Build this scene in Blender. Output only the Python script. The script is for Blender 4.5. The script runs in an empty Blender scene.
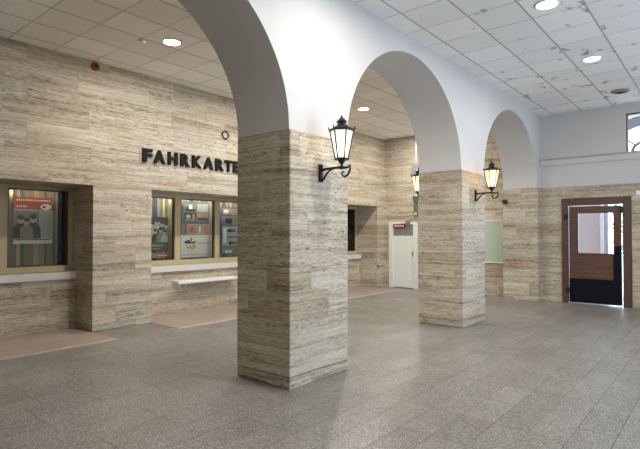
import bpy, bmesh, math, random
from mathutils import Vector, Matrix
random.seed(7)
S = bpy.context.scene
C = S.collection
PI = math.pi

# ------------------------------------------------------------------ dimensions (metres; camera foot is the origin)
YA, YB = 3.448, 4.262            # hall face / back face of the arcade
ZS, ZC = 2.666, 4.384            # springing line, ceiling
XE, XB = 12.345, 12.5            # end walls of the hall and of the ticket aisle
YL = 7.902                       # ticket wall
ZL = 2.372                       # lintel of the ticket niches
YR, XN = -3.2, -3.0              # right and near walls (outside the picture)
PIERS = [(3.66, 4.652), (7.866, 8.866)]
ARCHES = [(0.444, 3.66), (4.652, 7.866), (8.866, 12.112)]
NICHES = [(0.63, 3.758), (4.802, 7.93), (8.978, 12.106)]
YN = 8.52                        # parapet face inside a niche
YG = 8.67                        # glass plane of the ticket windows

# ------------------------------------------------------------------ node helper
class NT:
    def __init__(s, name):
        s.m = bpy.data.materials.new(name); s.m.use_nodes = True
        s.t = s.m.node_tree; s.n = s.t.nodes; s.l = s.t.links
        s.b = s.n['Principled BSDF']
    def put(s, sock, v):
        if hasattr(v, 'is_linked') or isinstance(v, bpy.types.NodeSocket): s.l.new(v, sock)
        else: sock.default_value = v
    def math(s, op, a, b=None, c=None, clamp=False):
        n = s.n.new('ShaderNodeMath'); n.operation = op; n.use_clamp = clamp
        s.put(n.inputs[0], a)
        if b is not None: s.put(n.inputs[1], b)
        if c is not None: s.put(n.inputs[2], c)
        return n.outputs[0]
    def pos(s):
        n = s.n.new('ShaderNodeNewGeometry'); return n.outputs['Position']
    def sep(s, v):
        n = s.n.new('ShaderNodeSeparateXYZ'); s.put(n.inputs[0], v); return n.outputs
    def comb(s, x, y, z):
        n = s.n.new('ShaderNodeCombineXYZ')
        for i, v in enumerate((x, y, z)): s.put(n.inputs[i], v)
        return n.outputs[0]
    def scale(s, v, sc):
        n = s.n.new('ShaderNodeVectorMath'); n.operation = 'MULTIPLY'; s.put(n.inputs[0], v); n.inputs[1].default_value = sc; return n.outputs[0]
    def add(s, a, b):
        n = s.n.new('ShaderNodeVectorMath'); n.operation = 'ADD'; s.put(n.inputs[0], a); s.put(n.inputs[1], b); return n.outputs[0]
    def noise(s, v, sc, det=4, rough=.55, dist=0):
        n = s.n.new('ShaderNodeTexNoise'); s.put(n.inputs['Vector'], v); n.inputs['Scale'].default_value = sc
        n.inputs['Detail'].default_value = det; n.inputs['Roughness'].default_value = rough; n.inputs['Distortion'].default_value = dist
        return n.outputs['Fac']
    def white(s, v):
        n = s.n.new('ShaderNodeTexWhiteNoise'); s.put(n.inputs['Vector'], v); return n.outputs['Value']
    def vor(s, v, sc):
        n = s.n.new('ShaderNodeTexVoronoi'); s.put(n.inputs['Vector'], v); n.inputs['Scale'].default_value = sc; return n.outputs
    def ramp(s, f, stops, interp='LINEAR'):
        n = s.n.new('ShaderNodeValToRGB'); s.put(n.inputs[0], f); r = n.color_ramp; r.interpolation = interp
        while len(r.elements) < len(stops): r.elements.new(.5)
        for e, (p, c) in zip(r.elements, stops):
            e.position = p; e.color = (c, c, c, 1) if not isinstance(c, tuple) else (*c, 1)
        return n.outputs[0]
    def mix(s, f, a, b, mode='MIX'):
        n = s.n.new('ShaderNodeMix'); n.data_type = 'RGBA'; n.blend_type = mode
        s.put(n.inputs[0], f)
        for k, v in ((6, a), (7, b)): s.put(n.inputs[k], (*v, 1) if isinstance(v, tuple) and len(v) == 3 else v)
        return n.outputs[2]
    def line(s, coord, period, origin, half):
        """1 on grid lines at origin + k * period, half wide each side"""
        u = s.math('DIVIDE', s.math('SUBTRACT', coord, origin), period)
        d = s.math('ABSOLUTE', s.math('SUBTRACT', u, s.math('ROUND', u)))
        return s.math('LESS_THAN', d, half / period)
    def cell(s, coord, period, origin):
        return s.math('FLOOR', s.math('DIVIDE', s.math('SUBTRACT', coord, origin), period))
    def bump(s, h, strength, dist=.01):
        n = s.n.new('ShaderNodeBump'); n.inputs['Strength'].default_value = strength; n.inputs['Distance'].default_value = dist
        s.put(n.inputs['Height'], h); s.l.new(n.outputs[0], s.b.inputs['Normal'])
    def out(s, col=None, rough=None, **kw):
        if col is not None: s.put(s.b.inputs['Base Color'], (*col, 1) if isinstance(col, tuple) and len(col) == 3 else col)
        if rough is not None: s.put(s.b.inputs['Roughness'], rough)
        for k, v in kw.items(): s.put(s.b.inputs[k.replace('_', ' ')], v)
        return s.m

def plain(name, col, rough=.6, var=.12, sc=9, **kw):
    """a colour with a slight procedural mottling"""
    t = NT(name); f = t.noise(t.pos(), sc, 3)
    c = t.mix(f, tuple(v * (1 - var) for v in col), tuple(min(1, v * (1 + var)) for v in col))
    return t.out(c, rough, **kw)

def emit(name, col, strength):
    t = NT(name); t.put(t.b.inputs['Emission Color'], (*col, 1)); t.b.inputs['Emission Strength'].default_value = strength
    return t.out(col, .5)

# ------------------------------------------------------------------ materials
def travertine(name):
    t = NT(name); p = t.pos(); x, y, z = t.sep(p)
    u = t.math('ADD', x, y)
    RH, RO, CW = .285, -.165, 1.24
    row = t.cell(z, RH, RO)
    ro = t.math('MULTIPLY', t.white(t.comb(row, 3.1, .7)), 1.3)
    uu = t.math('ADD', u, ro)
    col = t.cell(uu, CW, 0)
    idv = t.comb(row, col, 1.7)
    r1 = t.white(idv); r2 = t.white(t.add(idv, (5.3, 1.1, 9.2)))
    # veins shift from block to block
    sh = t.comb(t.math('MULTIPLY', r1, 7.0), 0.0, t.math('MULTIPLY', r2, 3.0))
    wob = t.math('MULTIPLY', t.math('SUBTRACT', t.noise(t.scale(p, (.9, .9, .9)), 1.8, 2), .5), .022)
    q = t.add(t.add(p, sh), t.comb(0., 0., wob))
    v1 = t.noise(t.scale(q, (.30, .30, 7)), 1.0, 8, .70)
    v2 = t.noise(t.scale(q, (1.3, 1.3, 42)), 1.0, 6, .75)
    v3 = t.noise(t.scale(q, (11, 11, 75)), 1.0, 4, .75)
    f = t.math('ADD', t.math('ADD', t.math('MULTIPLY', v1, .32), t.math('MULTIPLY', v2, .33)), t.math('MULTIPLY', v3, .35))
    base = t.ramp(f, [(.39, (.13, .094, .056)), (.442, (.285, .227, .15)), (.485, (.428, .368, .272)), (.535, (.525, .465, .362)), (.61, (.66, .605, .50))])
    warm = t.noise(t.scale(q, (.4, .4, 2.5)), 1.0, 3, .6)
    base = t.mix(t.ramp(warm, [(.50, 0.), (.66, .6)]), base, t.mix(1.0, base, (.78, .66, .52), 'MULTIPLY'))
    band = t.ramp(t.noise(t.scale(q, (.35, .35, 6)), 1.0, 3, .6), [(.47, 0.), (.60, 1.)])
    pit = t.math('MULTIPLY', t.ramp(t.noise(t.scale(q, (15, 15, 62)), 1.0, 4, .6), [(.565, 0.), (.62, 1.)]), band)
    base = t.mix(t.math('MULTIPLY', pit, .8), base, (.09, .065, .04))
    crack = t.math('MULTIPLY', t.ramp(t.noise(t.scale(q, (1.6, 1.6, 70)), 1.0, 3, .55), [(.62, 0.), (.67, .7)]), t.ramp(warm, [(.42, 0.), (.55, 1.)]))
    base = t.mix(crack, base, (.15, .11, .07))
    tone = t.math('MULTIPLY_ADD', r2, .17, .90)
    base = t.mix(1.0, base, t.comb(tone, tone, t.math('MULTIPLY_ADD', r1, .05, t.math('SUBTRACT', tone, .025))), 'MULTIPLY')
    j = t.math('MAXIMUM', t.line(z, RH, RO, .0028), t.line(uu, CW, 0, .0025))
    base = t.mix(t.math('MULTIPLY', j, .42), base, (.15, .12, .085))
    t.bump(t.math('SUBTRACT', t.math('MULTIPLY', v2, .4), t.math('ADD', pit, t.math('MULTIPLY', j, .6))), .35, .006)
    return t.out(base, .62)
M_TRAV = travertine('travertine')

def plaster(name, col):
    t = NT(name); p = t.pos()
    n = t.noise(p, 1.3, 4); c = t.mix(t.ramp(n, [(.35, 0.), (.7, 1.)]), tuple(v * .95 for v in col), col)
    # short dark scuffs and hairline cracks
    a = t.ramp(t.noise(t.scale(p, (5, 5, 2.2)), 2.2, 5, .6), [(.715, 0.), (.74, .75)])
    c = t.mix(a, c, (.26, .21, .19))
    t.bump(t.noise(p, 30, 4), .12, .004)
    return t.out(c, .75)
M_PLAS = plaster('white_plaster', (.555, .54, .52))

def ceiling_mat(name, x0, y0, px, py, col, stain):
    t = NT(name); p = t.pos(); x, y, z = t.sep(p)
    idv = t.comb(t.cell(x, px, x0), t.cell(y, py, y0), 2.0)
    r = t.white(idv)
    c = t.mix(r, tuple(v * .93 for v in col), tuple(min(1, v * 1.04) for v in col))
    fis = t.ramp(t.noise(t.scale(p, (26, 26, 1)), 1.0, 6, .7), [(.60, 0.), (.74, .22)])
    c = t.mix(fis, c, (.36, .33, .29))
    w = t.noise(p, 2.3, 3)
    gl = t.math('MAXIMUM', t.math('MULTIPLY', t.line(y, py, y0, .013), .60), t.math('MULTIPLY', t.line(x, px, x0, .010), t.ramp(w, [(.35, .22), (.65, .60)])))
    c = t.mix(gl, c, (.20, .175, .15))
    if stain:
        near = t.math('MAXIMUM', t.line(y, py, y0, .07), t.line(x, px, x0, .07))
        where = t.ramp(t.math('SUBTRACT', x, t.math('MULTIPLY', y, 1.6)), [(0., 0.), (1., 0.)])
        k = t.math('SUBTRACT', t.math('MULTIPLY', x, .16), t.math('MULTIPLY', y, .28))
        k = t.math('MULTIPLY', t.math('ADD', k, -.25), .22)
        k = t.math('MINIMUM', t.math('MAXIMUM', k, -.05), .085)
        s1 = t.noise(t.scale(p, (3.2, 5.0, 1)), 1.0, 4, .62)
        s1 = t.math('ADD', t.math('ADD', s1, k), t.math('MULTIPLY', near, .045))
        c = t.mix(t.ramp(s1, [(.715, 0.), (.80, .75)]), c, (.17, .13, .10))
    hole = t.ramp(t.noise(t.scale(p, (4, 4, 1)), 1.0, 2, .5), [(.80, 0.), (.81, .8)])
    c = t.mix(hole, c, (.1, .08, .07))
    t.bump(t.math('SUBTRACT', fis, gl), .3, .006)
    return t.out(c, .8)
M_CEIL = ceiling_mat('ceiling_tiles', 5.415, 3.175, .612, .617, (.80, .785, .76), True)
M_CEIL2 = ceiling_mat('ceiling_tiles_aisle', 2.515, 7.63, .612, .605, (.90, .865, .82), False)

def floor_mat():
    t = NT('floor_terrazzo'); p = t.pos(); x, y, z = t.sep(p)
    LX, LY, ox, oy = .56, .283, 4.16, .975
    big = t.cell(y, LY * 2, oy)
    row = t.cell(y, LY, oy)
    xo = t.math('ADD', x, t.math('MULTIPLY', t.math('MULTIPLY', t.white(t.comb(big, 1., 1.)), .28), 1.0))
    ids = t.comb(t.cell(xo, LX, ox), row, .5)
    r = t.white(ids)
    c = t.mix(r, (.175, .165, .142), (.245, .230, .203))
    sp = t.vor(p, 165)
    c = t.mix(t.math('MULTIPLY', t.math('LESS_THAN', t.white(sp['Position']), .36), .75), c, (.105, .095, .08))
    sp2 = t.vor(t.add(p, (3.3, 1.2, 0)), 140)
    c = t.mix(t.math('MULTIPLY', t.math('LESS_THAN', t.white(sp2['Position']), .20), .8), c, (.46, .445, .40))
    st = t.ramp(t.noise(p, .7, 5, .6), [(.38, 0.), (.62, 1.)])
    c = t.mix(st, t.mix(1.0, c, (.86, .85, .83), 'MULTIPLY'), c)
    wear = t.ramp(t.noise(p, 2.1, 3), [(.36, .3), (.55, 1.)])
    j = t.math('MULTIPLY', t.math('MAXIMUM', t.line(y, LY, oy, .0035), t.line(xo, LX, ox, .0035)), wear)
    c = t.mix(j, c, (.07, .06, .05))
    ro = t.math('MULTIPLY_ADD', t.noise(p, 3.0, 4), .25, .27)
    t.bump(t.math('SUBTRACT', t.math('MULTIPLY', t.noise(p, 40, 2), .25), j), .25, .004)
    return t.out(c, ro, Specular_IOR_Level=.6)
M_FLOOR = floor_mat()

def inlay_mat():
    t = NT('red_stone_slab'); p = t.pos(); x, y, z = t.sep(p)
    c = t.mix(t.white(t.comb(t.cell(x, .42, .1), t.cell(y, .5, 7.1), 3.)), (.29, .215, .175), (.345, .265, .215))
    c = t.mix(t.ramp(t.noise(p, 5, 5, .65), [(.4, 0.), (.65, .6)]), c, (.39, .335, .28))
    b = t.math('LESS_THAN', y, 7.14)
    c = t.mix(b, c, t.mix(t.white(t.comb(t.cell(x, .14, 0), 1., 2.)), (.38, .34, .29), (.46, .42, .36)))
    j = t.math('MAXIMUM', t.line(x, .42, .1, .003), t.line(y, .5, 7.14, .003))
    c = t.mix(t.math('MULTIPLY', j, .5), c, (.2, .15, .12))
    return t.out(c, .5)
M_INLAY = inlay_mat()

def wood_mat():
    t = NT('brown_painted_wood'); p = t.pos()
    g = t.noise(t.scale(p, (2, 2, 24)), 1.0, 5, .6)
    c = t.ramp(g, [(.35, (.085, .038, .026)), (.65, (.13, .062, .042))])
    return t.out(c, .38)
M_WOOD = wood_mat()
M_WOOD2 = plain('dark_door_frame', (.085, .04, .028), .45, .2)
M_BLACK = plain('black_kick_plate', (.004, .005, .010), .5, .2, Specular_IOR_Level=.15)
M_LETTER = plain('matt_black_letter', (.006, .006, .006), .7, .2, Specular_IOR_Level=.2)
M_IRON = plain('black_iron', (.018, .02, .021), .42, .3, 30, Metallic=.35)
M_BEIGE = plain('beige_window_frame', (.42, .345, .19), .42, .08)
M_DARKF = plain('dark_gasket', (.03, .025, .02), .5)
M_SILL = plain('pale_sill_stone', (.62, .59, .54), .3, .05)
M_STEEL = plain('brushed_steel', (.72, .71, .68), .28, .05, Metallic=.55)
M_WHITE = plain('white_enamel', (.78, .78, .74), .4, .04)
M_GREYD = plain('pale_green_door_paint', (.70, .74, .67), .45, .04)
M_GREYP = plain('grey_transom_panel', (.235, .235, .22), .5, .06)
M_FRAMEW = plain('off_white_frame_paint', (.70, .70, .64), .5, .04)
M_GREEN = plain('pale_green_board', (.43, .52, .43), .35, .04)
M_DGREEN = plain('dark_green_sign', (.07, .15, .10), .4, .06)
M_GREY = plain('grey_metal_box', (.2, .21, .22), .5, .08)
M_REDB = plain('red_plastic', (.26, .035, .028), .5, .1)
M_REDS = plain('red_sign_paint', (.30, .03, .03), .4, .1)
M_INT = plain('office_wall', (.30, .25, .18), .8, .05)
M_FACADE = plain('pink_white_facade', (.62, .54, .53), .8, .04)
M_FWHITE = plain('white_door_post', (.86, .86, .86), .6, .03)
M_POSTG = plain('grey_post', (.38, .38, .42), .6, .05)
M_GREYW = plain('grey_window_bar', (.10, .10, .115), .5, .05)
M_ASPH = plain('forecourt_paving', (.45, .44, .43), .85, .1)
M_BARK = plain('bark', (.10, .07, .045), .9, .2)
M_LEAF = plain('leaf_green', (.10, .26, .075), .5, .35, 6)
M_VENT = plain('vent_grey', (.26, .24, .22), .6, .1)
M_LIT = emit('lit_diffuser', (1, .98, .94), 22)
M_BULB = emit('lit_bulb', (1, .80, .50), 30)

def glass_mat(name, tint=(1, 1, 1), refl=.12):
    t = NT(name); n = t.n
    tr = n.new('ShaderNodeBsdfTransparent'); tr.inputs[0].default_value = (*tint, 1)
    gl = n.new('ShaderNodeBsdfGlossy'); gl.inputs['Roughness'].default_value = .02
    fr = n.new('ShaderNodeFresnel'); fr.inputs[0].default_value = 1.5
    f = t.math('MULTIPLY_ADD', fr.outputs[0], 1.0, refl - .04, clamp=True)
    mx = n.new('ShaderNodeMixShader'); t.put(mx.inputs[0], f)
    t.l.new(tr.outputs[0], mx.inputs[1]); t.l.new(gl.outputs[0], mx.inputs[2])
    t.l.new(mx.outputs[0], n['Material Output'].inputs[0])
    return t.m
M_GLASS = glass_mat('window_glass', (.97, .98, .96), .055)
M_DGLASS = glass_mat('door_glass', (.95, .96, .96), .03)

def frosted(name, col, strength, clear):
    """frosted lantern pane glowing from the bulb behind it, letting part of the light straight through"""
    t = NT(name); n = t.n
    f = t.noise(t.pos(), 22, 3)
    c = t.mix(t.ramp(f, [(.3, 0.), (.7, 1.)]), tuple(v * .8 for v in col), col)
    t.put(t.b.inputs['Emission Color'], c); t.b.inputs['Emission Strength'].default_value = strength
    t.out((.5, .48, .42), .25)
    tr = n.new('ShaderNodeBsdfTransparent'); tr.inputs[0].default_value = (1, .97, .92, 1)
    mx = n.new('ShaderNodeMixShader'); mx.inputs[0].default_value = clear
    t.l.new(t.b.outputs[0], mx.inputs[1]); t.l.new(tr.outputs[0], mx.inputs[2]); t.l.new(mx.outputs[0], n['Material Output'].inputs[0])
    return t.m
M_PANE_COOL = frosted('frosted_pane_white', (1.0, .96, .86), .8, .35)
M_PANE_WARM = frosted('frosted_pane_warm', (1.0, .66, .26), 1.0, .4)

# ------------------------------------------------------------------ mesh helpers
def nb(): return bmesh.new()
def box(bm, x0, x1, y0, y1, z0, z1, mi=0, bev=0):
    vs = [bm.verts.new((x, y, z)) for x in (x0, x1) for y in (y0, y1) for z in (z0, z1)]
    fs = [(0, 1, 3, 2), (4, 6, 7, 5), (0, 4, 5, 1), (2, 3, 7, 6), (0, 2, 6, 4), (1, 5, 7, 3)]
    out = []
    for f in fs:
        g = bm.faces.new([vs[i] for i in f]); g.material_index = mi; out.append(g)
    if bev:
        ed = list({e for g in out for e in g.edges})
        bmesh.ops.bevel(bm, geom=ed, offset=bev, segments=2, affect='EDGES', clamp_overlap=True)
    return out
def prism(bm, pts, z0, z1, mi=0, mat=None):
    """extrude a 2D outline (u, v) from z0 to z1, then place with mat"""
    a = [bm.verts.new((u, v, z0)) for u, v in pts]; b = [bm.verts.new((u, v, z1)) for u, v in pts]
    n = len(pts); fs = [bm.faces.new(a[::-1]), bm.faces.new(b)]
    for i in range(n): fs.append(bm.faces.new((a[i], a[(i + 1) % n], b[(i + 1) % n], b[i])))
    for f in fs: f.material_index = mi
    if mat is not None: bmesh.ops.transform(bm, matrix=mat, verts=a + b)
def lathe(bm, prof, seg=24, c=(0, 0, 0), ang=0, smooth=True, mi=0, mat=None):
    rings = []; allv = []
    for r, z in prof:
        if r < 1e-6: ring = [bm.verts.new((c[0], c[1], c[2] + z))]
        else: ring = [bm.verts.new((c[0] + r * math.cos(ang + 2 * PI * i / seg), c[1] + r * math.sin(ang + 2 * PI * i / seg), c[2] + z)) for i in range(seg)]
        rings.append(ring); allv += ring
    for a, b in zip(rings, rings[1:]):
        for i in range(seg):
            j = (i + 1) % seg
            if len(a) == 1 and len(b) == 1: continue
            if len(a) == 1: f = bm.faces.new((a[0], b[j], b[i]))
            elif len(b) == 1: f = bm.faces.new((a[i], a[j], b[0]))
            else: f = bm.faces.new((a[i], a[j], b[j], b[i]))
            f.smooth = smooth; f.material_index = mi
    if mat is not None: bmesh.ops.transform(bm, matrix=mat, verts=allv)
def tube(bm, path, rad, seg=8, mi=0):
    P = [Vector(p) for p in path]; rings = []
    for i, p in enumerate(P):
        d = (P[min(i + 1, len(P) - 1)] - P[max(i - 1, 0)]).normalized()
        ref = Vector((1, 0, 0)) if abs(d.x) < .8 else Vector((0, 1, 0))
        u = d.cross(ref).normalized(); v = d.cross(u)
        r = rad[i] if isinstance(rad, (list, tuple)) else rad
        rings.append([bm.verts.new(p + u * r * math.cos(2 * PI * k / seg) + v * r * math.sin(2 * PI * k / seg)) for k in range(seg)])
    for a, b in zip(rings, rings[1:]):
        for k in range(seg):
            f = bm.faces.new((a[k], a[(k + 1) % seg], b[(k + 1) % seg], b[k])); f.smooth = True; f.material_index = mi
    for r in (rings[0], rings[-1]): bm.faces.new(r).material_index = mi
def obj(name, bm, mats, parent=None, recalc=True):
    if recalc: bmesh.ops.recalc_face_normals(bm, faces=bm.faces[:])
    me = bpy.data.meshes.new(name); bm.to_mesh(me); bm.free()
    for m in (mats if isinstance(mats, (list, tuple)) else [mats]): me.materials.append(m)
    o = bpy.data.objects.new(name, me); C.objects.link(o)
    if parent is not None: o.parent = parent
    return o
def tag(o, label, cat, group=None, kind=None):
    o['label'] = label; o['category'] = cat
    if group: o['group'] = group
    if kind: o['kind'] = kind
    return o
def thing(name, label, cat, loc=(0, 0, 0), rz=0, group=None, kind=None):
    o = bpy.data.objects.new(name, None); C.objects.link(o); o.empty_display_size = .1
    o.location = loc; o.rotation_euler = (0, 0, rz)
    return tag(o, label, cat, group, kind)
def shift(bm, loc):
    bmesh.ops.translate(bm, vec=loc, verts=bm.verts[:])
def dup(root, loc, rz, label, group=None):
    r = root.copy(); C.objects.link(r); r.location = loc; r.rotation_euler = (0, 0, rz); r['label'] = label
    if group: r['group'] = group
    for ch in list(root.children):
        c = ch.copy(); C.objects.link(c); c.parent = r
        for g in list(ch.children):
            d = g.copy(); C.objects.link(d); d.parent = c
    return r

# ------------------------------------------------------------------ the room
bm = nb(); box(bm, XN - .3, 14.5, YR - .3, 9.6, -.2, 0)
tag(obj('floor', bm, M_FLOOR), 'grey speckled stone slab floor of the hall', 'floor', kind='structure')
bm = nb(); box(bm, XN - .3, XE + .25, YR - .3, YB, ZC, ZC + .15)
tag(obj('ceiling', bm, M_CEIL), 'stained white tiled ceiling of the hall', 'ceiling', kind='structure')
bm = nb(); box(bm, XN - .3, XB + .2, YB, 9.6, ZC, ZC + .15)
tag(obj('ceiling.001', bm, M_CEIL2), 'tiled ceiling of the aisle in front of the ticket windows', 'ceiling', kind='structure')

# arcade: plaster above the springing line, elliptical arches
bm = nb(); INS = .012
ya, yb = YA + INS, YB - INS
def quad(a, b, c, d, smooth=False, mi=0):
    f = bm.faces.new([bm.verts.new(v) for v in (a, b, c, d)]); f.smooth = smooth; f.material_index = mi
RISE = 4.146 - ZS
def arch_pts(x0, x1, n=56):
    c, h = (x0 + x1) / 2, (x1 - x0) / 2
    return [(c - h * math.cos(PI * i / n), ZS + RISE * math.sin(PI * i / n)) for i in range(n + 1)]
solid = [(XN, .444), (3.66, 4.652), (7.866, 8.866), (12.112, XB)]
for x0, x1 in solid:
    for yy in (ya, yb): quad((x0, yy, ZS), (x1, yy, ZS), (x1, yy, ZC), (x0, yy, ZC))
    quad((x0, ya, ZS), (x1, ya, ZS), (x1, yb, ZS), (x0, yb, ZS))
for x0, x1 in ARCHES:
    pts = arch_pts(x0, x1)
    for (xa, za), (xb_, zb) in zip(pts, pts[1:]):
        for yy in (ya, yb): quad((xa, yy, za), (xb_, yy, zb), (xb_, yy, ZC), (xa, yy, ZC))
    a = [bm.verts.new((x, ya, z)) for x, z in pts]; b = [bm.verts.new((x, yb, z)) for x, z in pts]
    for i in range(len(pts) - 1):
        f = bm.faces.new((a[i], a[i + 1], b[i + 1], b[i])); f.smooth = True
tag(obj('wall_arcade', bm, M_PLAS, recalc=False), 'white plaster wall with round arches above the stone pillars', 'wall', kind='structure')
bm = nb(); box(bm, XN, .444, YA, YB, 0, ZS)
tag(obj('wall_arcade.001', bm, M_TRAV), 'travertine wall at the near end of the arcade', 'wall', kind='structure')

def pillar(x0, x1, label):
    t = thing('stone_pillar', label, 'pillar', ((x0 + x1) / 2, (YA + YB) / 2, 0), group='travertine pillars of the arcade')
    h, d = (x1 - x0) / 2, (YB - YA) / 2
    b = nb(); box(b, -h, h, -d, d, .125, ZS, bev=.006); obj('shaft', b, M_TRAV, t)
    b = nb(); box(b, -h + .002, h - .002, -d + .002, d - .002, .014, .121, bev=.006)
    box(b, -h + .014, h - .014, -d + .014, d - .014, 0, .03); box(b, -h + .014, h - .014, -d + .014, d - .014, .118, .13)
    obj('base_course', b, M_TRAV, t)
    return t
pillar(*PIERS[0], 'nearest square travertine pillar, standing in front of the second arch and the ticket windows')
pillar(*PIERS[1], 'middle square travertine pillar with a glowing lantern on its hall side')
pillar(12.112, XE - .002, 'travertine half pillar built against the far end wall')

# ticket wall
bm = nb(); D = .62
box(bm, XN, XB + .3, YL, YN + .34, ZL, ZC)
for x0, x1 in ((XN, .63), (3.758, 4.802), (7.93, 8.978), (12.106, XB + .3)):
    box(bm, x0, x1, YL, YN + .34, .02, ZL); box(bm, x0 + .012, x1 - .012, YL + .012, YN + .34, 0, .03)
for x0, x1 in NICHES: box(bm, x0, x1, YN, YN + .34, 0, .83)
tag(obj('wall_left', bm, M_TRAV), 'travertine wall with the three ticket window recesses', 'wall', kind='structure')
for i, (x0, x1) in enumerate(NICHES):
    bm = nb(); box(bm, x0, x1, 7.045, YN, 0, .006)
    tag(obj('trim_%d' % (i + 1), bm, M_INLAY), 'reddish stone floor strip in front of ' + ('the ticket window with the red poster', 'the ticket window under the lettering', 'the farthest ticket window')[i], 'floor strip', kind='structure')

# end walls
bm = nb()
box(bm, XE, XE + .25, 2.985, YA + .1, 0, ZS); box(bm, XE, XE + .25, YR, 1.606, 0, ZS); box(bm, XE, XE + .25, 1.606, 2.985, 2.39, ZS)
WY0, WY1, WZ0, WZ1 = -.45, 1.70, 3.32, 4.18
X0 = XE + .012
for a, b, c, d in ((WY1, YA + .1, ZS, ZC), (YR, WY0, ZS, ZC), (WY0, WY1, ZS, WZ0), (WY0, WY1, WZ1, ZC)): box(bm, X0, XE + .25, a, b, c, d, 1)
tag(obj('wall_far', bm, [M_TRAV, M_PLAS]), 'far end wall with brown door, stone below and white plaster above', 'wall', kind='structure')
bm = nb(); box(bm, XE - .025, XE + .02, YR, YA, 3.175, 3.312, bev=.008)
box(bm, XE - .035, XE + .02, YR, YA, 3.326, 3.346, bev=.004)
tag(obj('trim_4', bm, M_PLAS), 'white moulding band across the far end wall under the high window', 'moulding', kind='structure')
bm = nb(); DY0, DY1, DZ = 6.86, 7.70, 1.90
box(bm, XB, XB + .3, YB - .4, DY0, 0, ZC); box(bm, XB, XB + .3, DY1, YN + .3, 0, ZC); box(bm, XB, XB + .3, DY0, DY1, DZ, ZC); box(bm, XB + .085, XB + .3, DY0, DY1, 0, DZ)  # last box: unseen backing added to block daylight at the door gaps
tag(obj('wall_back', bm, M_TRAV), 'travertine end wall of the aisle with the pale door', 'wall', kind='structure')

# walls outside the picture: windows to the daylight on the right
bm = nb(); zz = YR - .25
OPEN = [(4.6, 7.24, .02, 2.8), (9.4, 10.8, .05, 2.3), (2.2, 2.8, 2.2, 3.4)]
xs = sorted(OPEN)
cur = XN
for x0, x1, z0, z1 in xs:
    box(bm, cur, x0, zz, YR, 0, ZC); box(bm, x0, x1, zz, YR, 0, z0); box(bm, x0, x1, zz, YR, z1, ZC); cur = x1
box(bm, cur, XE + .25, zz, YR, 0, ZC)
tag(obj('wall_right', bm, M_PLAS), 'white wall with tall windows facing the arcade', 'wall', kind='structure')
bm = nb(); box(bm, XN - .25, XN, YR - .25, 9.5, 0, ZC)
tag(obj('wall_near', bm, M_PLAS), 'white wall behind the viewer', 'wall', kind='structure')
# offices behind the ticket windows
bm = nb(); box(bm, XN, XB + .3, 9.45, 9.6, 0, ZC); box(bm, 4.2, 4.3, YN + .34, 9.45, 0, ZC); box(bm, 8.4, 8.5, YN + .34, 9.45, 0, ZC)
box(bm, XB + .15, XB + .3, YN + .3, 9.45, 0, ZC)
tag(obj('wall_office', bm, M_INT), 'dim office wall behind the ticket windows', 'wall', kind='structure')

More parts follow.
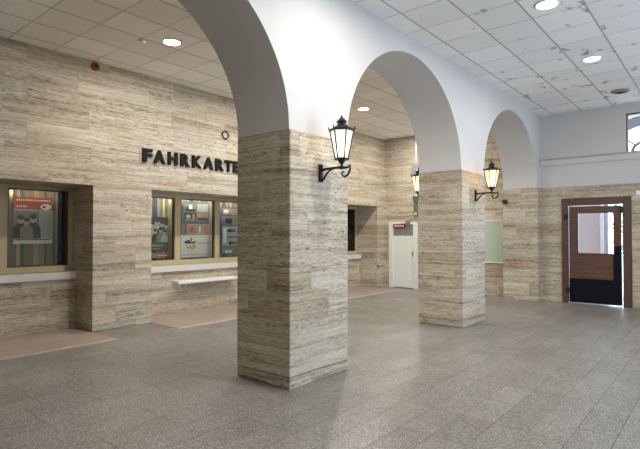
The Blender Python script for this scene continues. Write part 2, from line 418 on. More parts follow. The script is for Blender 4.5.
# ------------------------------------------------------------------ ticket windows
STRIPES = [((.30, .36, .27), 1.0), ((.36, .10, .075), .45), ((.33, .34, .22), 1.6), ((.58, .57, .46), .4), ((.045, .07, .15), 1.25), ((.30, .29, .29), .9), ((.22, .20, .13), .6),
           ((.56, .53, .38), .6), ((.16, .19, .14), .7), ((.22, .32, .28), .8), ((.42, .24, .10), .8), ((.50, .44, .30), .9)]
stripe_mats = [plain('blind_fabric', c, .85, .08, 40) for c, _ in STRIPES]
def ticket_window(n, x0, x1, mull, label, blind_label, phase):
    w = thing('window_%d' % n, label, 'window', ((x0 + x1) / 2, YG, .83), kind='structure')
    L = Vector((-(x0 + x1) / 2, -YG, -.83))
    ZT = ZL - .002
    y0, y1 = YG - .05, YG + .05
    b = nb()
    box(b, x0 + .001, x0 + .08, y0, y1, .955, ZT, bev=.006); box(b, x1 - .08, x1 - .001, y0, y1, .955, ZT, bev=.006)
    box(b, x0 + .08, x1 - .08, y0, y1, ZT - .065, ZT, bev=.006); box(b, x0 + .08, x1 - .08, y0, y1, .955, 1.055, bev=.006)
    shift(b, L); obj('window_frame', b, M_BEIGE, w)
    cuts = [x0 + .08]
    for m, wd in mull:
        b = nb(); box(b, m - wd / 2, m + wd / 2, y0, y1, 1.055, ZT - .065, bev=.006); shift(b, L); obj('mullion', b, M_BEIGE, w); cuts += [m - wd / 2, m + wd / 2]
    cuts.append(x1 - .08)
    for a, c in zip(cuts[::2], cuts[1::2]):
        b = nb()
        for (p, q, r, s) in ((a, a + .022, 1.055, ZT - .065), (c - .022, c, 1.055, ZT - .065), (a + .022, c - .022, 1.055, 1.073), (a + .022, c - .022, ZT - .083, ZT - .065)):
            box(b, p, q, YG - .02, YG + .02, r, s)
        shift(b, L); g = obj('glazing_bead', b, M_DARKF, w)
        b = nb(); box(b, a + .02, c - .02, YG - .004, YG + .004, 1.07, ZT - .08); shift(b, L); obj('pane', b, M_GLASS, g)
    b = nb(); box(b, x0 + .002, x1 - .002, 8.47, YG + .09, .8305, .952, bev=.008); shift(b, L); obj('window_sill', b, M_SILL, w)
    d = bpy.data.lights.new('poster_fill_light', 'AREA'); d.shape = 'RECTANGLE'; d.size = x1 - x0 - .3; d.size_y = .03; d.energy = (3.5, 10, 5)[n - 1]; d.color = (1, .88, .68)  # fill light added behind the glass to brighten posters and blind
    lo = bpy.data.objects.new('poster_fill_light', d); C.objects.link(lo); lo.location = ((x0 + x1) / 2, YG + .085, ZL - .012); lo.rotation_euler = (.15, 0, 0)
    # striped blind hanging behind the glass
    b = nb(); x = x0 + .06; k = phase
    while x < x1 - .06:
        c, wd = STRIPES[k % len(STRIPES)]; e = min(x + wd * .088, x1 - .06)
        box(b, x, e, 8.935 + .006 * (k % 2), 8.947 + .006 * (k % 2), .96, ZL + .05, mi=k % len(STRIPES)); x = e; k += 1
    o = obj('striped_blind', b, stripe_mats); tag(o, blind_label, 'blind', group='striped blinds')
ticket_window(1, *NICHES[0], [(2.70, .13)], 'ticket window with beige frame holding the red headed poster', 'striped fabric blind hanging behind the red headed poster', 0)
ticket_window(2, *NICHES[1], [(5.835, .14), (6.835, .13)], 'ticket window under the black lettering with three posters', 'striped fabric blind behind the posters under the lettering', 8)
ticket_window(3, *NICHES[2], [(10.0, .15), (11.1, .15)], 'farthest ticket window, seen as a sliver beside the nearest pillar', 'striped fabric blind behind the farthest ticket window', 3)

# ------------------------------------------------------------------ posters (flat sheets behind the glass)
PM = {k: plain('print_' + k, tuple(min(.9, 1.35 * q_) for q_ in c), .55, v, 30) for k, c, v in (
    ('red', (.33, .045, .032), .1), ('white', (.62, .61, .55), .04), ('cream', (.66, .64, .55), .04), ('black', (.018, .018, .02), .2), ('grey', (.16, .16, .15), .2), ('lgrey', (.34, .34, .31), .1),
    ('blue', (.05, .10, .16), .1), ('orange', (.42, .14, .06), .15), ('green', (.03, .07, .045), .15), ('yellow', (.50, .40, .08), .1), ('skin', (.30, .2, .15), .15), ('sky', (.32, .36, .38), .1))}
PK = list(PM); PL = [PM[k] for k in PK]
class Poster:
    """one sheet at y, printed areas a hair in front of it, all one mesh"""
    def __init__(s, x0, x1, z0, z1, col, y): s.b = nb(); s.y = y; s.r = (x0, x1, z0, z1); box(s.b, x0, x1, y, y + .004, z0, z1, PK.index(col)); s.k = 0
    def rect(s, x0, x1, z0, z1, col, lay=1):
        box(s.b, x0, x1, s.y - .0007 * lay, s.y - .0007 * lay + .0005, z0, z1, PK.index(col))
    def disc(s, x, z, rx, rz, col, lay=1, n=20):
        v = [s.b.verts.new((x + rx * math.cos(2 * PI * i / n), s.y - .0007 * lay, z + rz * math.sin(2 * PI * i / n))) for i in range(n)]
        s.b.faces.new(v).material_index = PK.index(col)
    def poly(s, pts, col, lay=1):
        s.b.faces.new([s.b.verts.new((x, s.y - .0007 * lay, z)) for x, z in pts]).material_index = PK.index(col)
    def text(s, x0, x1, z, h, col, lay=2, gap=.35):
        x = x0
        while x < x1:
            w = h * random.uniform(.4, .9); hh = h * random.choice((1, 1, .75))
            s.rect(x, min(x + w, x1), z, z + hh, col, lay); x += w + h * gap
    def done(s, name, label, cat, group=None):
        shift(s.b, (.03 if s.r[0] < 4 else .06, 0, 0))
        return tag(obj(name, s.b, PL, recalc=False), label, cat, group)
PY = YG + .20
def figure(p, x, z, h, coat, head, lay):
    p.poly([(x - .28 * h, z), (x + .28 * h, z), (x + .26 * h, z + .45 * h), (x + .1 * h, z + .62 * h), (x - .1 * h, z + .62 * h), (x - .26 * h, z + .45 * h)], coat, lay)
    p.disc(x, z + .76 * h, .12 * h, .16 * h, head, lay + 1); p.disc(x, z + .85 * h, .13 * h, .10 * h, 'black', lay + 2)
p = Poster(2.90, 3.49, 1.42, 2.19, 'lgrey', PY)
p.rect(2.90, 3.49, 1.985, 2.19, 'red'); p.text(2.94, 3.46, 2.125, .03, 'cream', gap=.5); p.text(2.94, 3.10, 2.02, .035, 'cream')
p.disc(3.385, 2.035, .088, .052, 'cream', 2); p.rect(3.33, 3.38, 2.02, 2.05, 'black', 3)
p.rect(2.905, 3.285, 1.505, 1.955, 'grey'); figure(p, 3.0, 1.51, .40, 'black', 'lgrey', 2); figure(p, 3.19, 1.51, .42, 'black', 'lgrey', 5); figure(p, 3.09, 1.51, .36, 'grey', 'lgrey', 8)
for i in range(11): p.text(3.305, 3.47, 1.90 - i * .036, .012, 'grey', gap=.25)
p.rect(2.90, 3.49, 1.42, 1.475, 'white'); p.rect(2.93, 3.46, 1.482, 1.496, 'black')
p.done('poster', 'red headed poster with a black and white photograph in the leftmost ticket window', 'poster', 'posters in the ticket windows')
p = Poster(5.28, 5.715, 1.22, 1.92, 'black', PY)
for i, (x, h) in enumerate(((5.35, .42), (5.46, .48), (5.57, .44), (5.66, .40), (5.41, .30), (5.53, .33), (5.62, .28))): figure(p, x, 1.45 if i < 4 else 1.40, h, ('grey', 'lgrey', 'black', 'grey', 'black', 'grey', 'lgrey')[i], 'lgrey', 1 + i * 3)
p.rect(5.28, 5.715, 1.22, 1.41, 'green', 26); p.text(5.31, 5.6, 1.33, .03, 'lgrey', 27); p.text(5.31, 5.5, 1.27, .02, 'lgrey', 27)
p.done('poster', 'dark poster with a crowd photograph and green foot in the pane beside the left pier', 'poster', 'posters in the ticket windows')
p = Poster(5.28, 5.715, 1.09, 1.20, 'orange', PY); p.rect(5.31, 5.45, 1.11, 1.18, 'skin'); p.text(5.48, 5.68, 1.13, .025, 'cream')
p.done('leaflet', 'small orange leaflet below the dark crowd poster', 'leaflet')
p = Poster(6.06, 6.755, 1.80, 2.265, 'blue', PY)
for x0, x1, z0, z1, c in ((6.10, 6.40, 2.05, 2.23, 'grey'), (6.42, 6.72, 2.05, 2.235, 'lgrey'), (6.10, 6.40, 1.84, 2.03, 'black'), (6.42, 6.72, 1.86, 2.03, 'skin')): p.rect(x0, x1, z0, z1, c)
p.rect(6.12, 6.38, 2.06, 2.11, 'black', 2); p.rect(6.22, 6.30, 2.11, 2.20, 'cream', 2); p.rect(6.13, 6.2, 2.11, 2.17, 'green', 2); p.rect(6.12, 6.38, 1.85, 1.90, 'grey', 2); p.disc(6.2, 1.95, .06, .04, 'lgrey', 2); p.rect(6.3, 6.37, 1.9, 2.0, 'orange', 2)
p.rect(6.43, 6.71, 1.87, 1.93, 'black', 2); p.rect(6.45, 6.7, 2.1, 2.17, 'sky', 2); p.disc(6.6, 1.97, .05, .03, 'orange', 2)
p.done('poster', 'blue framed panel of four photographs at the top of the middle pane', 'poster', 'posters in the ticket windows')
p = Poster(6.16, 6.72, 1.57, 1.785, 'lgrey', PY)
p.rect(6.18, 6.40, 1.59, 1.77, 'orange'); p.rect(6.42, 6.58, 1.59, 1.77, 'skin'); p.rect(6.47, 6.52, 1.6, 1.74, 'cream', 2); p.rect(6.60, 6.71, 1.59, 1.77, 'orange'); p.disc(6.29, 1.67, .05, .06, 'red', 2)
p.done('leaflet', 'orange picture leaflet between the blue panel and the white poster', 'leaflet')
p = Poster(5.985, 6.835, 1.075, 1.565, 'white', PY)
p.poly([(6.10, 1.42), (6.22, 1.45), (6.28, 1.40), (6.42, 1.43), (6.36, 1.37), (6.12, 1.37)], 'black'); p.poly([(6.25, 1.43), (6.27, 1.52), (6.30, 1.43)], 'black', 2)
p.poly([(6.12, 1.35), (6.22, 1.31), (6.36, 1.36), (6.42, 1.30), (6.30, 1.22), (6.26, 1.27), (6.18, 1.25)], 'yellow', 2)
p.rect(6.41, 6.62, 1.42, 1.56, 'cream', 2); p.text(6.46, 6.77, 1.36, .035, 'lgrey', 3); p.text(6.03, 6.79, 1.12, .022, 'lgrey', 3, .25); p.rect(6.0, 6.82, 1.555, 1.565, 'lgrey', 3)
p.done('poster', 'white poster with a dark and yellow emblem at the bottom of the middle pane', 'poster', 'posters in the ticket windows')
p = Poster(7.06, 7.62, 1.10, 2.19, 'blue', PY)
for z0, z1, c in ((2.02, 2.16, 'skin'), (1.78, 1.98, 'grey'), (1.52, 1.75, 'sky'), (1.30, 1.49, 'lgrey'), (1.12, 1.27, 'grey')): p.rect(7.12, 7.56, z0, z1, c)
p.rect(7.2, 7.4, 1.82, 1.93, 'black', 2); p.rect(7.14, 7.24, 1.38, 1.7, 'white', 2); p.rect(7.26, 7.5, 1.62, 1.68, 'black', 2); p.rect(7.2, 7.4, 1.14, 1.2, 'cream', 2); p.rect(7.16, 7.3, 2.05, 2.13, 'cream', 2); p.rect(7.3, 7.54, 1.33, 1.4, 'green', 2)
p.done('poster', 'tall blue framed column of small photographs beside the nearest pillar', 'poster', 'posters in the ticket windows')

# ------------------------------------------------------------------ things on the ticket wall
b = nb(); t = thing('bag_shelf', 'narrow white metal shelf on the wall below the ticket window sill', 'shelf', (6.46, YN, .62))
box(b, -.80, .73, -.20, -.006, -.036, .030, bev=.014); obj('shelf_board', b, M_WHITE, t)
for x in (-.55, .55):
    b = nb(); prism(b, [(0, -.03), (-.14, -.03), (-.02, -.13), (0, -.13)], -.012, .012, mat=Matrix.Translation((x, 0, 0)) @ Matrix(((0, 0, 1, 0), (1, 0, 0, 0), (0, 1, 0, 0), (0, 0, 0, 1)))); obj('bracket', b, M_STEEL, t)

def letter(ch, x0, x1, z0, z1, label):
    cu = bpy.data.curves.new('letter_outline', 'FONT'); cu.body = ch; cu.extrude = .5; cu.offset = .045; cu.size = 1
    tmp = bpy.data.objects.new('letter_tmp', cu); C.objects.link(tmp)
    dg = bpy.context.evaluated_depsgraph_get(); me = bpy.data.meshes.new_from_object(tmp.evaluated_get(dg))
    bpy.data.objects.remove(tmp); bpy.data.curves.remove(cu)
    xs = [v.co.x for v in me.vertices]; ys = [v.co.y for v in me.vertices]
    a, bb, c, d = min(xs), max(xs), min(ys), max(ys)
    for v in me.vertices:
        x, y, z = v.co
        v.co = ((x - a) / (bb - a) * (x1 - x0) - (x1 - x0) / 2, z * .045, (y - c) / (d - c) * (z1 - z0))
    bmx = nb(); bmx.from_mesh(me); bpy.data.meshes.remove(me)
    for f in bmx.faces: f.material_index = 0
    o = obj('wall_letter', bmx, M_LETTER); o.location = ((x0 + x1) / 2, YL - .022, z0)
    return tag(o, label, 'letter', 'black letters of the word on the ticket wall')
for ch, x0, x1, lab in (('F', 4.61, 4.795, 'black metal letter F at the start of the word on the wall'), ('A', 4.825, 5.055, 'black metal letter A between the F and the H'),
        ('H', 5.115, 5.315, 'black metal letter H on the travertine wall'), ('R', 5.385, 5.585, 'black metal letter R between the H and the K'), ('K', 5.645, 5.865, 'black metal letter K on the travertine wall'),
        ('A', 5.905, 6.145, 'black metal letter A between the K and the second R'), ('R', 6.20, 6.40, 'black metal letter R just before the T'), ('T', 6.43, 6.61, 'black metal letter T on the travertine wall'),
        ('E', 6.65, 6.81, 'black metal letter E at the end of the word beside the pillar')):
    letter(ch, x0, x1, 2.847, 3.085, lab)

t = thing('alarm_sounder', 'small dark red round alarm sounder high on the ticket wall', 'alarm', (3.768, YL, 4.30))
b = nb(); rot = Matrix.Rotation(PI / 2, 4, 'X')
lathe(b, [(0, 0), (.068, 0), (.068, .03), (.05, .045), (0, .045)], 20, mat=rot); obj('base', b, M_REDB, t)
b = nb(); lathe(b, [(.030, .0445), (.030, .058), (.02, .066), (0, .068)], 20, mat=rot); obj('cap', b, M_IRON, t)
b = nb(); tube(b, [(6.453 + .078 * math.cos(a), YL - .016, 3.598 + .078 * math.sin(a)) for a in [2 * PI * i / 28 for i in range(29)]], .0125, 8)
tag(obj('wall_ring', b, M_IRON), 'thin dark metal ring fixed to the travertine above the lettering', 'ring')
t = thing('wire_bracket', 'tiny dark hook on the ticket wall left of the pale door', 'hook', (12.2, YL, .62))
b = nb(); tube(b, [(-.08, -.004, 0), (-.08, -.05, 0), (.12, -.05, .0), (.16, -.05, .03)], .012, 8); obj('rod', b, M_IRON, t)
b = nb(); box(b, -.1, -.06, -.012, -.0005, -.05, .05); obj('plate', b, M_IRON, t)

# ------------------------------------------------------------------ wall lanterns
def lantern(label, pane, group, power, hue):
    t = thing('wall_lantern', label, 'lantern', group=group)       # origin on the wall, arm runs along -y
    b = nb(); box(b, -.028, .028, -.026, -.0005, -.10, .095, bev=.006)
    for z in (-.07, .065): lathe(b, [(.012, 0), (.010, .008), (0, .010)], 10, mat=Matrix.Translation((0, -.026, z)) @ Matrix.Rotation(PI / 2, 4, 'X'))
    obj('wall_plate', b, M_IRON, t)
    A = -.30
    b = nb(); tube(b, [(0, -.02, .03), (0, -.10, .038), (0, -.2, .04), (0, A, .04)], [.016, .015, .013, .014])
    tube(b, [(0, -.022, -.085), (0, -.05, -.075), (0, -.075, -.04), (0, -.105, -.005), (0, -.15, .022), (0, -.2, .035)], [.013, .013, .012, .011, .010, .009])
    obj('bracket_arm', b, M_IRON, t)
    b = nb()
    pts = [(0, A, .04), (0, A - .05, .03), (0, A - .085, .035), (0, A - .11, .055), (0, A - .112, .02), (0, A - .10, -.02), (0, A - .075, -.052), (0, A - .04, -.064), (0, A - .01, -.05), (0, A + .002, -.025), (0, A - .012, -.008), (0, A - .03, -.015)]
    tube(b, pts, [.014, .013, .011, .009, .011, .012, .012, .011, .010, .009, .009, .010]); obj('scroll_hook', b, M_IRON, t)
    b = nb(); lathe(b, [(0, .015), (.022, .02), (.026, .04), (.014, .055), (.014, .075), (.03, .085), (.033, .10), (.045, .118), (.0, .118)], 16, (0, A, 0)); obj('socket', b, M_IRON, t)
    Z0, Z1, R0, R1 = .125, .425, .066, .125
    b = nb(); w = .0085
    def hexv(r, z, k, off=0): a = k * PI / 3 + off; return Vector((r * math.cos(a), A + r * math.sin(a), z))
    lathe(b, [(0, .115), (R0 + .012, .115), (R0 + .014, .135), (R0 - .004, .138), (0, .138)], 6, (0, A, 0), 0, False)
    for k in range(6): tube(b, [hexv(R0, Z0, k), hexv(R1, Z1, k)], w, 6)
    lathe(b, [(R1 - .012, Z1 - .006), (R1 + .012, Z1 - .006), (R1 + .014, Z1 + .016), (R1 - .012, Z1 + .018)], 6, (0, A, 0), 0, False)
    fr = obj('lantern_frame', b, M_IRON, t)
    for k in range(6):
        b = nb(); tube(b, [hexv(R1 + .008, Z1 + .012, k), hexv(R1 + .016, Z1 + .03, k), hexv(R1 + .014, Z1 + .05, k)], [.009, .007, .002], 6); obj('corner_spike', b, M_IRON, fr)
    for k in range(6):
        b = nb(); r = .985
        q = [hexv(R0 * r, Z0 + .008, k), hexv(R0 * r, Z0 + .008, k + 1), hexv(R1 * r, Z1 - .002, k + 1), hexv(R1 * r, Z1 - .002, k)]
        n = (q[1] - q[0]).cross(q[3] - q[0]).normalized() * .003
        a = [b.verts.new(v) for v in q]; c = [b.verts.new(v - n) for v in q]
        b.faces.new(a); b.faces.new(c[::-1])
        for i in range(4): b.faces.new((a[i], a[(i + 1) % 4], c[(i + 1) % 4], c[i]))
        obj('glass_pane', b, pane, t)
    b = nb(); lathe(b, [(R1 + .012, Z1 + .014), (.055, Z1 + .058), (.045, Z1 + .062), (0, Z1 + .062)], 6, (0, A, 0), 0, False); obj('roof', b, M_IRON, t)
    b = nb()
    for k in range(6): tube(b, [hexv(.040, Z1 + .055, k), hexv(.040, Z1 + .098, k)], .007, 6)
    lathe(b, [(.018, Z1 + .055), (.018, Z1 + .10)], 8, (0, A, 0))
    lathe(b, [(.056, Z1 + .092), (.058, Z1 + .102), (.030, Z1 + .128), (.012, Z1 + .146), (0, Z1 + .146)], 6, (0, A, 0), 0, False); obj('chimney_cap', b, M_IRON, t)
    b = nb(); lathe(b, [(.007, Z1 + .14), (.007, Z1 + .150), (.011, Z1 + .156), (.006, Z1 + .166), (0, Z1 + .168)], 10, (0, A, 0)); obj('finial', b, M_IRON, t)
    b = nb(); lathe(b, [(0, .118), (.016, .12), (.016, .16), (.013, .165), (0, .165)], 12, (0, A, 0)); bl = obj('bulb_holder', b, M_WHITE, t)
    b = nb(); lathe(b, [(0, .165), (.013, .168), (.028, .20), (.03, .22), (.022, .245), (0, .255)], 14, (0, A, 0)); obj('bulb', b, M_BULB, t)
    d = bpy.data.lights.new('bulb_light', 'POINT'); d.energy = power; d.color = hue; d.shadow_soft_size = .03
    lo = bpy.data.objects.new('bulb_light', d); C.objects.link(lo); lo.location = (0, A, .29); lo.parent = t
    return t
G = 'iron wall lanterns on the pillars'
LZ = 2.255
l1 = lantern('white lit iron wall lantern on the hall side of the nearest pillar', M_PANE_COOL, G, 7, (1, .88, .66)); l1.location = (4.139, YA, LZ)
l2 = lantern('warm yellow lit iron wall lantern on the hall side of the middle pillar', M_PANE_WARM, G, 16, (1, .62, .25)); l2.location = (8.416, YA, LZ)
dup(l2, (8.416, YB, LZ), PI, 'warm lit iron wall lantern behind the middle pillar, near the pale door', G)
dup(l2, (4.16, YB, LZ), PI, 'warm lit iron wall lantern behind the nearest pillar, mirrored in ticket glass', G)

# ------------------------------------------------------------------ ceiling fittings
LIGHTS = [((6.325, 1.677), 'round lit downlight in the hall ceiling, cut by the upper picture edge'), ((8.772, 1.658), 'round lit downlight in the hall ceiling above the far door'),
          ((4.085, 6.208), 'round lit downlight in the ceiling over the lettering and ticket windows'), ((9.047, 6.269), 'round lit downlight seen through the arch beside the nearest pillar')]
HID = [((1.45, 1.68), 'round lit downlight in the hall ceiling behind the viewer'), ((4.08, 2.2), 'round lit downlight in the hall ceiling above the viewer'), ((6.57, 6.24), 'round lit downlight hidden behind the nearest pillar arch'), ((11.5, 6.24), 'round lit downlight before the pale door')]
first = None
def downlight(xy, label):
    global first
    if first is not None: return dup(first, (*xy, ZC), 0, label, 'round ceiling downlights')
    t = thing('ceiling_downlight', label, 'ceiling light', (*xy, ZC), group='round ceiling downlights')
    b = nb(); lathe(b, [(.118, -.0005), (.138, -.0005), (.140, -.012), (.122, -.020), (.116, -.012), (.118, -.0005)], 32); obj('trim_ring', b, M_WHITE, t)
    b = nb(); lathe(b, [(0, -.013), (.116, -.011)], 32); obj('diffuser', b, M_LIT, t)
    first = t; return t
def lamp(xy, power, col):
    d = bpy.data.lights.new('downlight_lamp', 'AREA'); d.shape = 'DISK'; d.size = .16; d.energy = power; d.color = col
    o = bpy.data.objects.new('downlight_lamp', d); C.objects.link(o); o.location = (*xy, ZC - .03)
for xy, lab in LIGHTS + HID:
    downlight(xy, lab)
    back = xy[1] > 4
    lamp(xy, 58 if back else (48 if xy[0] == 4.08 else 32 if xy[0] < 2 else 34), (1, .95, .89) if back else (1, .96, .91))
t = thing('ceiling_vent', 'dark round vent in the hall ceiling near the far wall', 'vent', (11.139, 1.622, ZC))
b = nb(); lathe(b, [(.165, -.0005), (.165, -.01), (.13, -.03), (.12, -.014)], 28); obj('vent_rim', b, M_VENT, t)
b = nb()
for r in (.10, .065, .03): lathe(b, [(r, -.03), (r + .022, -.012)], 24)
lathe(b, [(0, -.006), (.13, -.006)], 24); obj('vent_grille', b, M_VENT, t)
t = thing('smoke_detector', 'small white round smoke detector on the ticket aisle ceiling', 'smoke detector', (3.769, 6.467, ZC))
b = nb(); lathe(b, [(0, -.0005), (.055, -.0005), (.055, -.012), (0, -.012)], 20); obj('base', b, M_WHITE, t)
b = nb(); lathe(b, [(.045, -.012), (.045, -.03), (.025, -.045), (0, -.045)], 20); obj('sensor_head', b, M_WHITE, t)

# ------------------------------------------------------------------ brown door in the end wall
d = thing('door_1', 'brown wooden door with a square glass pane and black kick plate in the far wall', 'door', (XE, 2.3, 0), kind='structure')
L = Vector((-XE, -2.3, 0))
def part(b, name, m, par): shift(b, L); return obj(name, b, m, par)
b = nb()
box(b, XE - .035, XE + .10, 2.848, 2.984, 0, 2.389, bev=.008); box(b, XE - .035, XE + .10, 1.607, 1.772, 0, 2.389, bev=.008); box(b, XE - .035, XE + .10, 1.772, 2.848, 2.225, 2.389, bev=.008)
part(b, 'door_frame', M_WOOD2, d)
lf = nb(); X1, X2 = XE + .02, XE + .065
ly0, ly1, lz0, lz1 = 1.797, 2.836, .022, 2.196
gy0, gy1, gz0, gz1 = 1.955, 2.648, 1.143, 2.04
box(lf, X1, X2, ly0, gy0, lz0, lz1); box(lf, X1, X2, gy1, ly1, lz0, lz1); box(lf, X1, X2, gy0, gy1, lz0, gz0); box(lf, X1, X2, gy0, gy1, gz1, lz1)
box(lf, X1 - .006, X1 + .01, 1.985, 2.80, .60, .86, bev=.004)
leaf = part(lf, 'door_leaf', M_WOOD, d)
b = nb()
for a in ((gy0 - .03, gy0, gz0 - .03, gz1 + .03), (gy1, gy1 + .03, gz0 - .03, gz1 + .03), (gy0, gy1, gz0 - .03, gz0), (gy0, gy1, gz1, gz1 + .03)): box(b, X1 - .012, X1 + .02, *a, bev=.003)
part(b, 'glazing_bead', M_WOOD2, leaf)
b = nb(); box(b, X1 + .018, X1 + .026, gy0 - .005, gy1 + .005, gz0 - .005, gz1 + .005); part(b, 'pane', M_DGLASS, leaf)
b = nb(); box(b, X1 - .011, X1 - .0005, ly0 + .001, ly1 - .001, lz0, .565, bev=.002); box(b, X1 - .011, X1 - .0005, ly0 + .001, 1.958, .565, 1.315, bev=.002)
part(b, 'kick_plate', M_BLACK, leaf)
for y0, y1, z in ((2.84, 2.93, 1.968), (2.81, 2.90, .301), (1.74, 1.83, 2.096)):
    b = nb(); box(b, XE - .06, XE - .0355, y0, y1, z - .055, z + .055, bev=.006); tube(b, [(XE - .05, (y0 + y1) / 2, z - .065), (XE - .05, (y0 + y1) / 2, z + .065)], .016, 10); part(b, 'hinge', M_IRON, d)
b = nb(); box(b, XE - .012, XE - .0005, 1.445, 1.52, 2.40, 2.50, bev=.003)
o = obj('wall_plate', b, M_WHITE); tag(o, 'small white plate on the stone right above the brown door corner', 'plate')

# high window opening in the end wall
w = thing('window_4', 'high rectangular opening in the far wall showing an arched window beyond', 'window', (XE, .6, WZ0), kind='structure')
b = nb()
for a in ((WY1 - .03, WY1 - .0005, WZ0, WZ1), (WY0 + .0005, WY0 + .03, WZ0, WZ1), (WY0 + .03, WY1 - .03, WZ1 - .025, WZ1)): box(b, XE + .05, XE + .2, *a)
shift(b, (-XE, -.6, -WZ0)); obj('window_frame', b, M_WOOD2, w)

# ------------------------------------------------------------------ outside behind the end wall: facade with a lunette over a doorway
XO = 14.5
b = nb(); LC = (1.62, 3.62); RO, RI = .91, .668
# facade pieces (vestibule, with a roof added to keep sky light off them)
box(b, XO, XO + .3, 2.585, 4.6, 0, 3.62)
box(b, XO, XO + .3, -2.2, .55, 0, 3.62)
box(b, XO, XO + .3, .55, 2.585, 2.62, 3.62)
def arch_fill(b, x0, x1, R, y0, y1, zt, mi=0, n=24):
    pts = [(LC[0] + R * math.cos(PI * i / n), LC[1] + R * math.sin(PI * i / n)) for i in range(n + 1)]
    for (ya_, za), (yb_, zb) in zip(pts, pts[1:]):
        lo = [b.verts.new((x0, ya_, za)), b.verts.new((x0, yb_, zb)), b.verts.new((x0, yb_, zt)), b.verts.new((x0, ya_, zt))]
        hi = [b.verts.new((x1, ya_, za)), b.verts.new((x1, yb_, zb)), b.verts.new((x1, yb_, zt)), b.verts.new((x1, ya_, zt))]
        for f in (lo, hi[::-1], (lo[0], lo[1], hi[1], hi[0]), (lo[3], lo[2], hi[2], hi[3])): b.faces.new(f).material_index = mi
box(b, XE + .251, XO + .3, -2.2, 4.6, 5.0, 5.2); box(b, XE + .251, XO, 3.5, 3.7, 0, 5.0)
arch_fill(b, XO, XO + .3, RO, 0, 0, 5.0)
box(b, XO, XO + .3, LC[0] + RO, 4.6, 3.62, 5.0); box(b, XO, XO + .3, -2.2, LC[0] - RO, 3.62, 5.0)
tag(obj('wall_outside', b, M_FACADE), 'pinkish white outer wall seen through the door glass', 'wall', kind='structure')
w = thing('window_5', 'grey arched fanlight seen through the high opening in the far wall', 'window', (XO, *LC), kind='structure')
def ring(b, r0, r1, x0, x1, n=28):
    q = []
    for i in range(n + 1):
        a = PI * i / n
        q.append([b.verts.new((x, r * math.cos(a), r * math.sin(a))) for x, r in ((x0, r0), (x0, r1), (x1, r1), (x1, r0))])
    for p_, r_ in zip(q, q[1:]):
        for k in range(4): b.faces.new((p_[k], p_[(k + 1) % 4], r_[(k + 1) % 4], r_[k]))
b = nb(); ring(b, RI, RO - .002, .06, .16); box(b, .06, .16, -RO + .002, RO - .002, .001, .05); obj('window_frame', b, M_GREYW, w)
b = nb(); ring(b, .22, .29, .07, .15); obj('hub_arc', b, M_GREYW, w)
for k in range(1, 4):
    a = PI * k / 4; b = nb(); tube(b, [(.11, .28 * math.cos(a), .28 * math.sin(a)), (.11, (RI + .01) * math.cos(a), (RI + .01) * math.sin(a))], .022, 6); obj('muntin', b, M_GREYW, w)
b = nb(); prism(b, [(RI * math.cos(PI * i / 24), .04 + RI * math.sin(PI * i / 24) * .94) for i in range(25)], .105, .113, mat=Matrix(((0, 0, 1, 0), (1, 0, 0, 0), (0, 1, 0, 0), (0, 0, 0, 1)))); obj('pane', b, M_DGLASS, w)
d2 = thing('door_3', 'white and grey outer doorway seen through the door glass', 'door', (XO, 2.5, 0), kind='structure')
b = nb(); box(b, -.03, .2, .005, .084, 0, 2.61); obj('white_jamb', b, M_FWHITE, d2)
b = nb(); box(b, .0, .15, -.09, .004, 0, 2.61); obj('door_post', b, M_POSTG, d2)
b = nb(); box(b, XO + .3, 40, -14, 16, -.25, -.02)
tag(obj('ground', b, M_ASPH), 'pale forecourt paving outside', 'ground', kind='structure')
# greenery outside
def bush(name, x, y, h, r, n, label, cat):
    t = thing(name, label, cat, (x, y, -.02))
    b = nb(); tube(b, [(0, 0, 0), (.03, .02, h * .35), (0, .03, h * .75)], [.07, .05, .03], 8)
    for k in range(5):
        a = k * 1.26; tube(b, [(0, 0, h * (.25 + .08 * k)), (.5 * r * math.cos(a), .5 * r * math.sin(a), h * (.45 + .08 * k))], [.03, .015], 6)
    obj('stem', b, M_BARK, t)
    b = nb()
    for i in range(n):
        while True:
            v = Vector((random.uniform(-1, 1), random.uniform(-1, 1), random.uniform(-1, 1)))
            if v.length < 1: break
        c = Vector((v.x * r, v.y * r, h * .58 + v.z * h * .42)); s = random.uniform(.06, .13)
        u = Vector((random.gauss(0, 1), random.gauss(0, 1), random.gauss(0, 1))).normalized(); w_ = u.orthogonal().normalized() * .45
        b.faces.new([b.verts.new(c + s * q) for q in (-u, w_ * .9, u, -w_ * .9)])
    obj('foliage', b, M_LEAF, t, recalc=False)
bush('leafy_shrub', 19.5, 2.45, 3.4, .95, 900, 'leafy green shrub outside, seen at the edge of the door glass', 'shrub')

# ------------------------------------------------------------------ pale door and small fittings on the aisle end wall
d = thing('door_2', 'pale green grey door with off white frame at the end of the ticket aisle', 'door', (XB, 7.28, 0), kind='structure')
L = Vector((-XB, -7.28, 0))
b = nb(); box(b, XB - .04, XB + .08, 7.60, 7.74, 0, 1.91, bev=.006); box(b, XB - .04, XB + .08, 6.80, 6.93, 0, 1.91, bev=.006); box(b, XB - .04, XB + .08, 6.93, 7.60, 1.845, 1.91, bev=.006); part(b, 'door_frame', M_FRAMEW, d)
b = nb(); box(b, XB + .0, XB + .05, 6.94, 7.60, .02, 1.515, bev=.004); lf = part(b, 'door_leaf', M_GREYD, d)
b = nb(); box(b, XB - .008, XB + .002, 6.948, 6.968, .93, 1.06); tube(b, [(XB, 6.958, 1.02), (XB - .035, 6.958, 1.02), (XB - .035, 6.958, .97)], .008, 8); part(b, 'door_handle', M_IRON, lf)
b = nb(); box(b, XB + .015, XB + .06, 6.935, 7.60, 1.52, 1.845); part(b, 'transom_panel', M_GREYP, d)
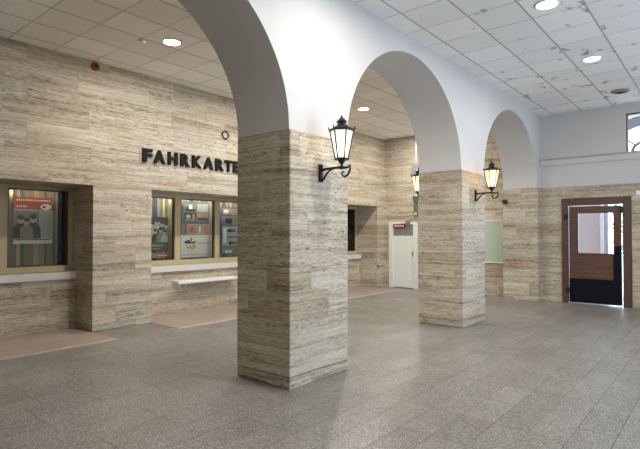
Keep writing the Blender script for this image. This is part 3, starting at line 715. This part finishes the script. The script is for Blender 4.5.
t = thing('warning_sign', 'small red and white sign hung across the top of the pale door', 'sign', (XB - .055, 7.38, 1.80))
b = nb(); box(b, -.006, .006, -.20, .20, -.055, .055, bev=.002); obj('sign_board', b, M_REDS, t)
for i in range(5):
    b = nb(); box(b, -.009, -.0055, -.16 + i * .065, -.12 + i * .065, -.018, .022); obj('white_mark', b, M_WHITE, t)
t = thing('door_closer', 'small dark box above the right of the pale door', 'door closer', (XB, 7.08, 1.90))
b = nb(); box(b, -.09, -.041, -.07, .07, -.035, .055, bev=.008); obj('body', b, M_GREY, t)
b = nb(); tube(b, [(-.07, .05, -.035), (-.075, .16, -.05), (-.06, .25, -.045)], .01, 8); obj('arm', b, M_IRON, t)
# green board and strip sign, grey junction box
t = thing('green_board', 'pale green panel on the aisle end wall behind the middle pillar', 'panel', (XB, 4.72, .86))
b = nb(); box(b, -.02, -.0005, -.44, .44, 0, 1.045, bev=.003); obj('board', b, M_GREEN, t)
for z0 in (1.046, -.03):
    b = nb(); box(b, -.03, -.0005, -.455, .455, z0, z0 + .029); obj('edge_strip', b, M_WHITE, t)
t = thing('strip_sign', 'narrow dark green strip sign on the wall below the rear lantern', 'sign', (XB, 6.845, 2.08))
b = nb(); box(b, -.05, -.0005, -.06, .06, 0, .56, bev=.004); obj('board', b, M_DGREEN, t)
b = nb(); box(b, -.052, -.0505, -.045, .045, .03, .10); obj('foot_band', b, M_GREEN, t)
t = thing('junction_box', 'grey metal box on the wall above the rear lantern', 'box', (XB, 6.82, 3.22))
b = nb(); box(b, -.10, -.0005, -.10, .10, 0, .30, bev=.008); obj('housing', b, M_GREY, t)
b = nb(); tube(b, [(-.05, 0, .30), (-.05, 0, ZC - 3.22)], .02, 8); obj('conduit', b, M_WHITE, t)
t = thing('black_speaker', 'small black box on the corner of the far half pillar', 'speaker', (12.112, YB - .09, 2.36))
b = nb(); box(b, -.10, -.012, -.025, .075, -.05, .05, bev=.01); obj('housing', b, M_IRON, t)
b = nb(); tube(b, [(-.012, 0, 0), (-.0005, 0, 0)], .03, 10); obj('mount', b, M_IRON, t)

# ------------------------------------------------------------------ daylight
W = bpy.data.worlds.new('world'); S.world = W; W.use_nodes = True
bg = W.node_tree.nodes['Background']; bg.inputs[0].default_value = (.66, .81, 1.0, 1); bg.inputs[1].default_value = 9.5
def portal(x0, x1, y, z0, z1):
    d = bpy.data.lights.new('daylight_portal', 'AREA'); d.shape = 'RECTANGLE'; d.size = x1 - x0; d.size_y = z1 - z0; d.cycles.is_portal = True
    o = bpy.data.objects.new('daylight_portal', d); C.objects.link(o); o.location = ((x0 + x1) / 2, y, (z0 + z1) / 2); o.rotation_euler = (PI / 2, 0, 0)
for x0, x1, z0, z1 in OPEN: portal(x0, x1, YR - .24, z0, z1)
# portals for the openings of the end wall
def portal_x(x, y0, y1, z0, z1):
    d = bpy.data.lights.new('daylight_portal', 'AREA'); d.shape = 'RECTANGLE'; d.size = y1 - y0; d.size_y = z1 - z0; d.cycles.is_portal = True
    o = bpy.data.objects.new('daylight_portal', d); C.objects.link(o); o.location = (x, (y0 + y1) / 2, (z0 + z1) / 2); o.rotation_euler = (PI / 2, 0, PI / 2)

# ------------------------------------------------------------------ camera
cd = bpy.data.cameras.new('camera'); cam = bpy.data.objects.new('camera', cd); C.objects.link(cam)
cd.sensor_width = 36; cd.lens = 491.757 / 640 * 36; cd.clip_start = .05; cd.clip_end = 200
cam.location = (0, 0, 1.6); cam.rotation_euler = (math.radians(90 + .971), 0, math.radians(39.789 - 90))
S.camera = cam
vs = S.view_settings; vs.view_transform = 'Standard'; vs.look = 'None'; vs.gamma = 1; vs.use_curve_mapping = False; vs.exposure = .33
S.cycles.use_denoising = True; S.cycles.max_bounces = 8; S.cycles.diffuse_bounces = 6; S.cycles.sample_clamp_indirect = 6
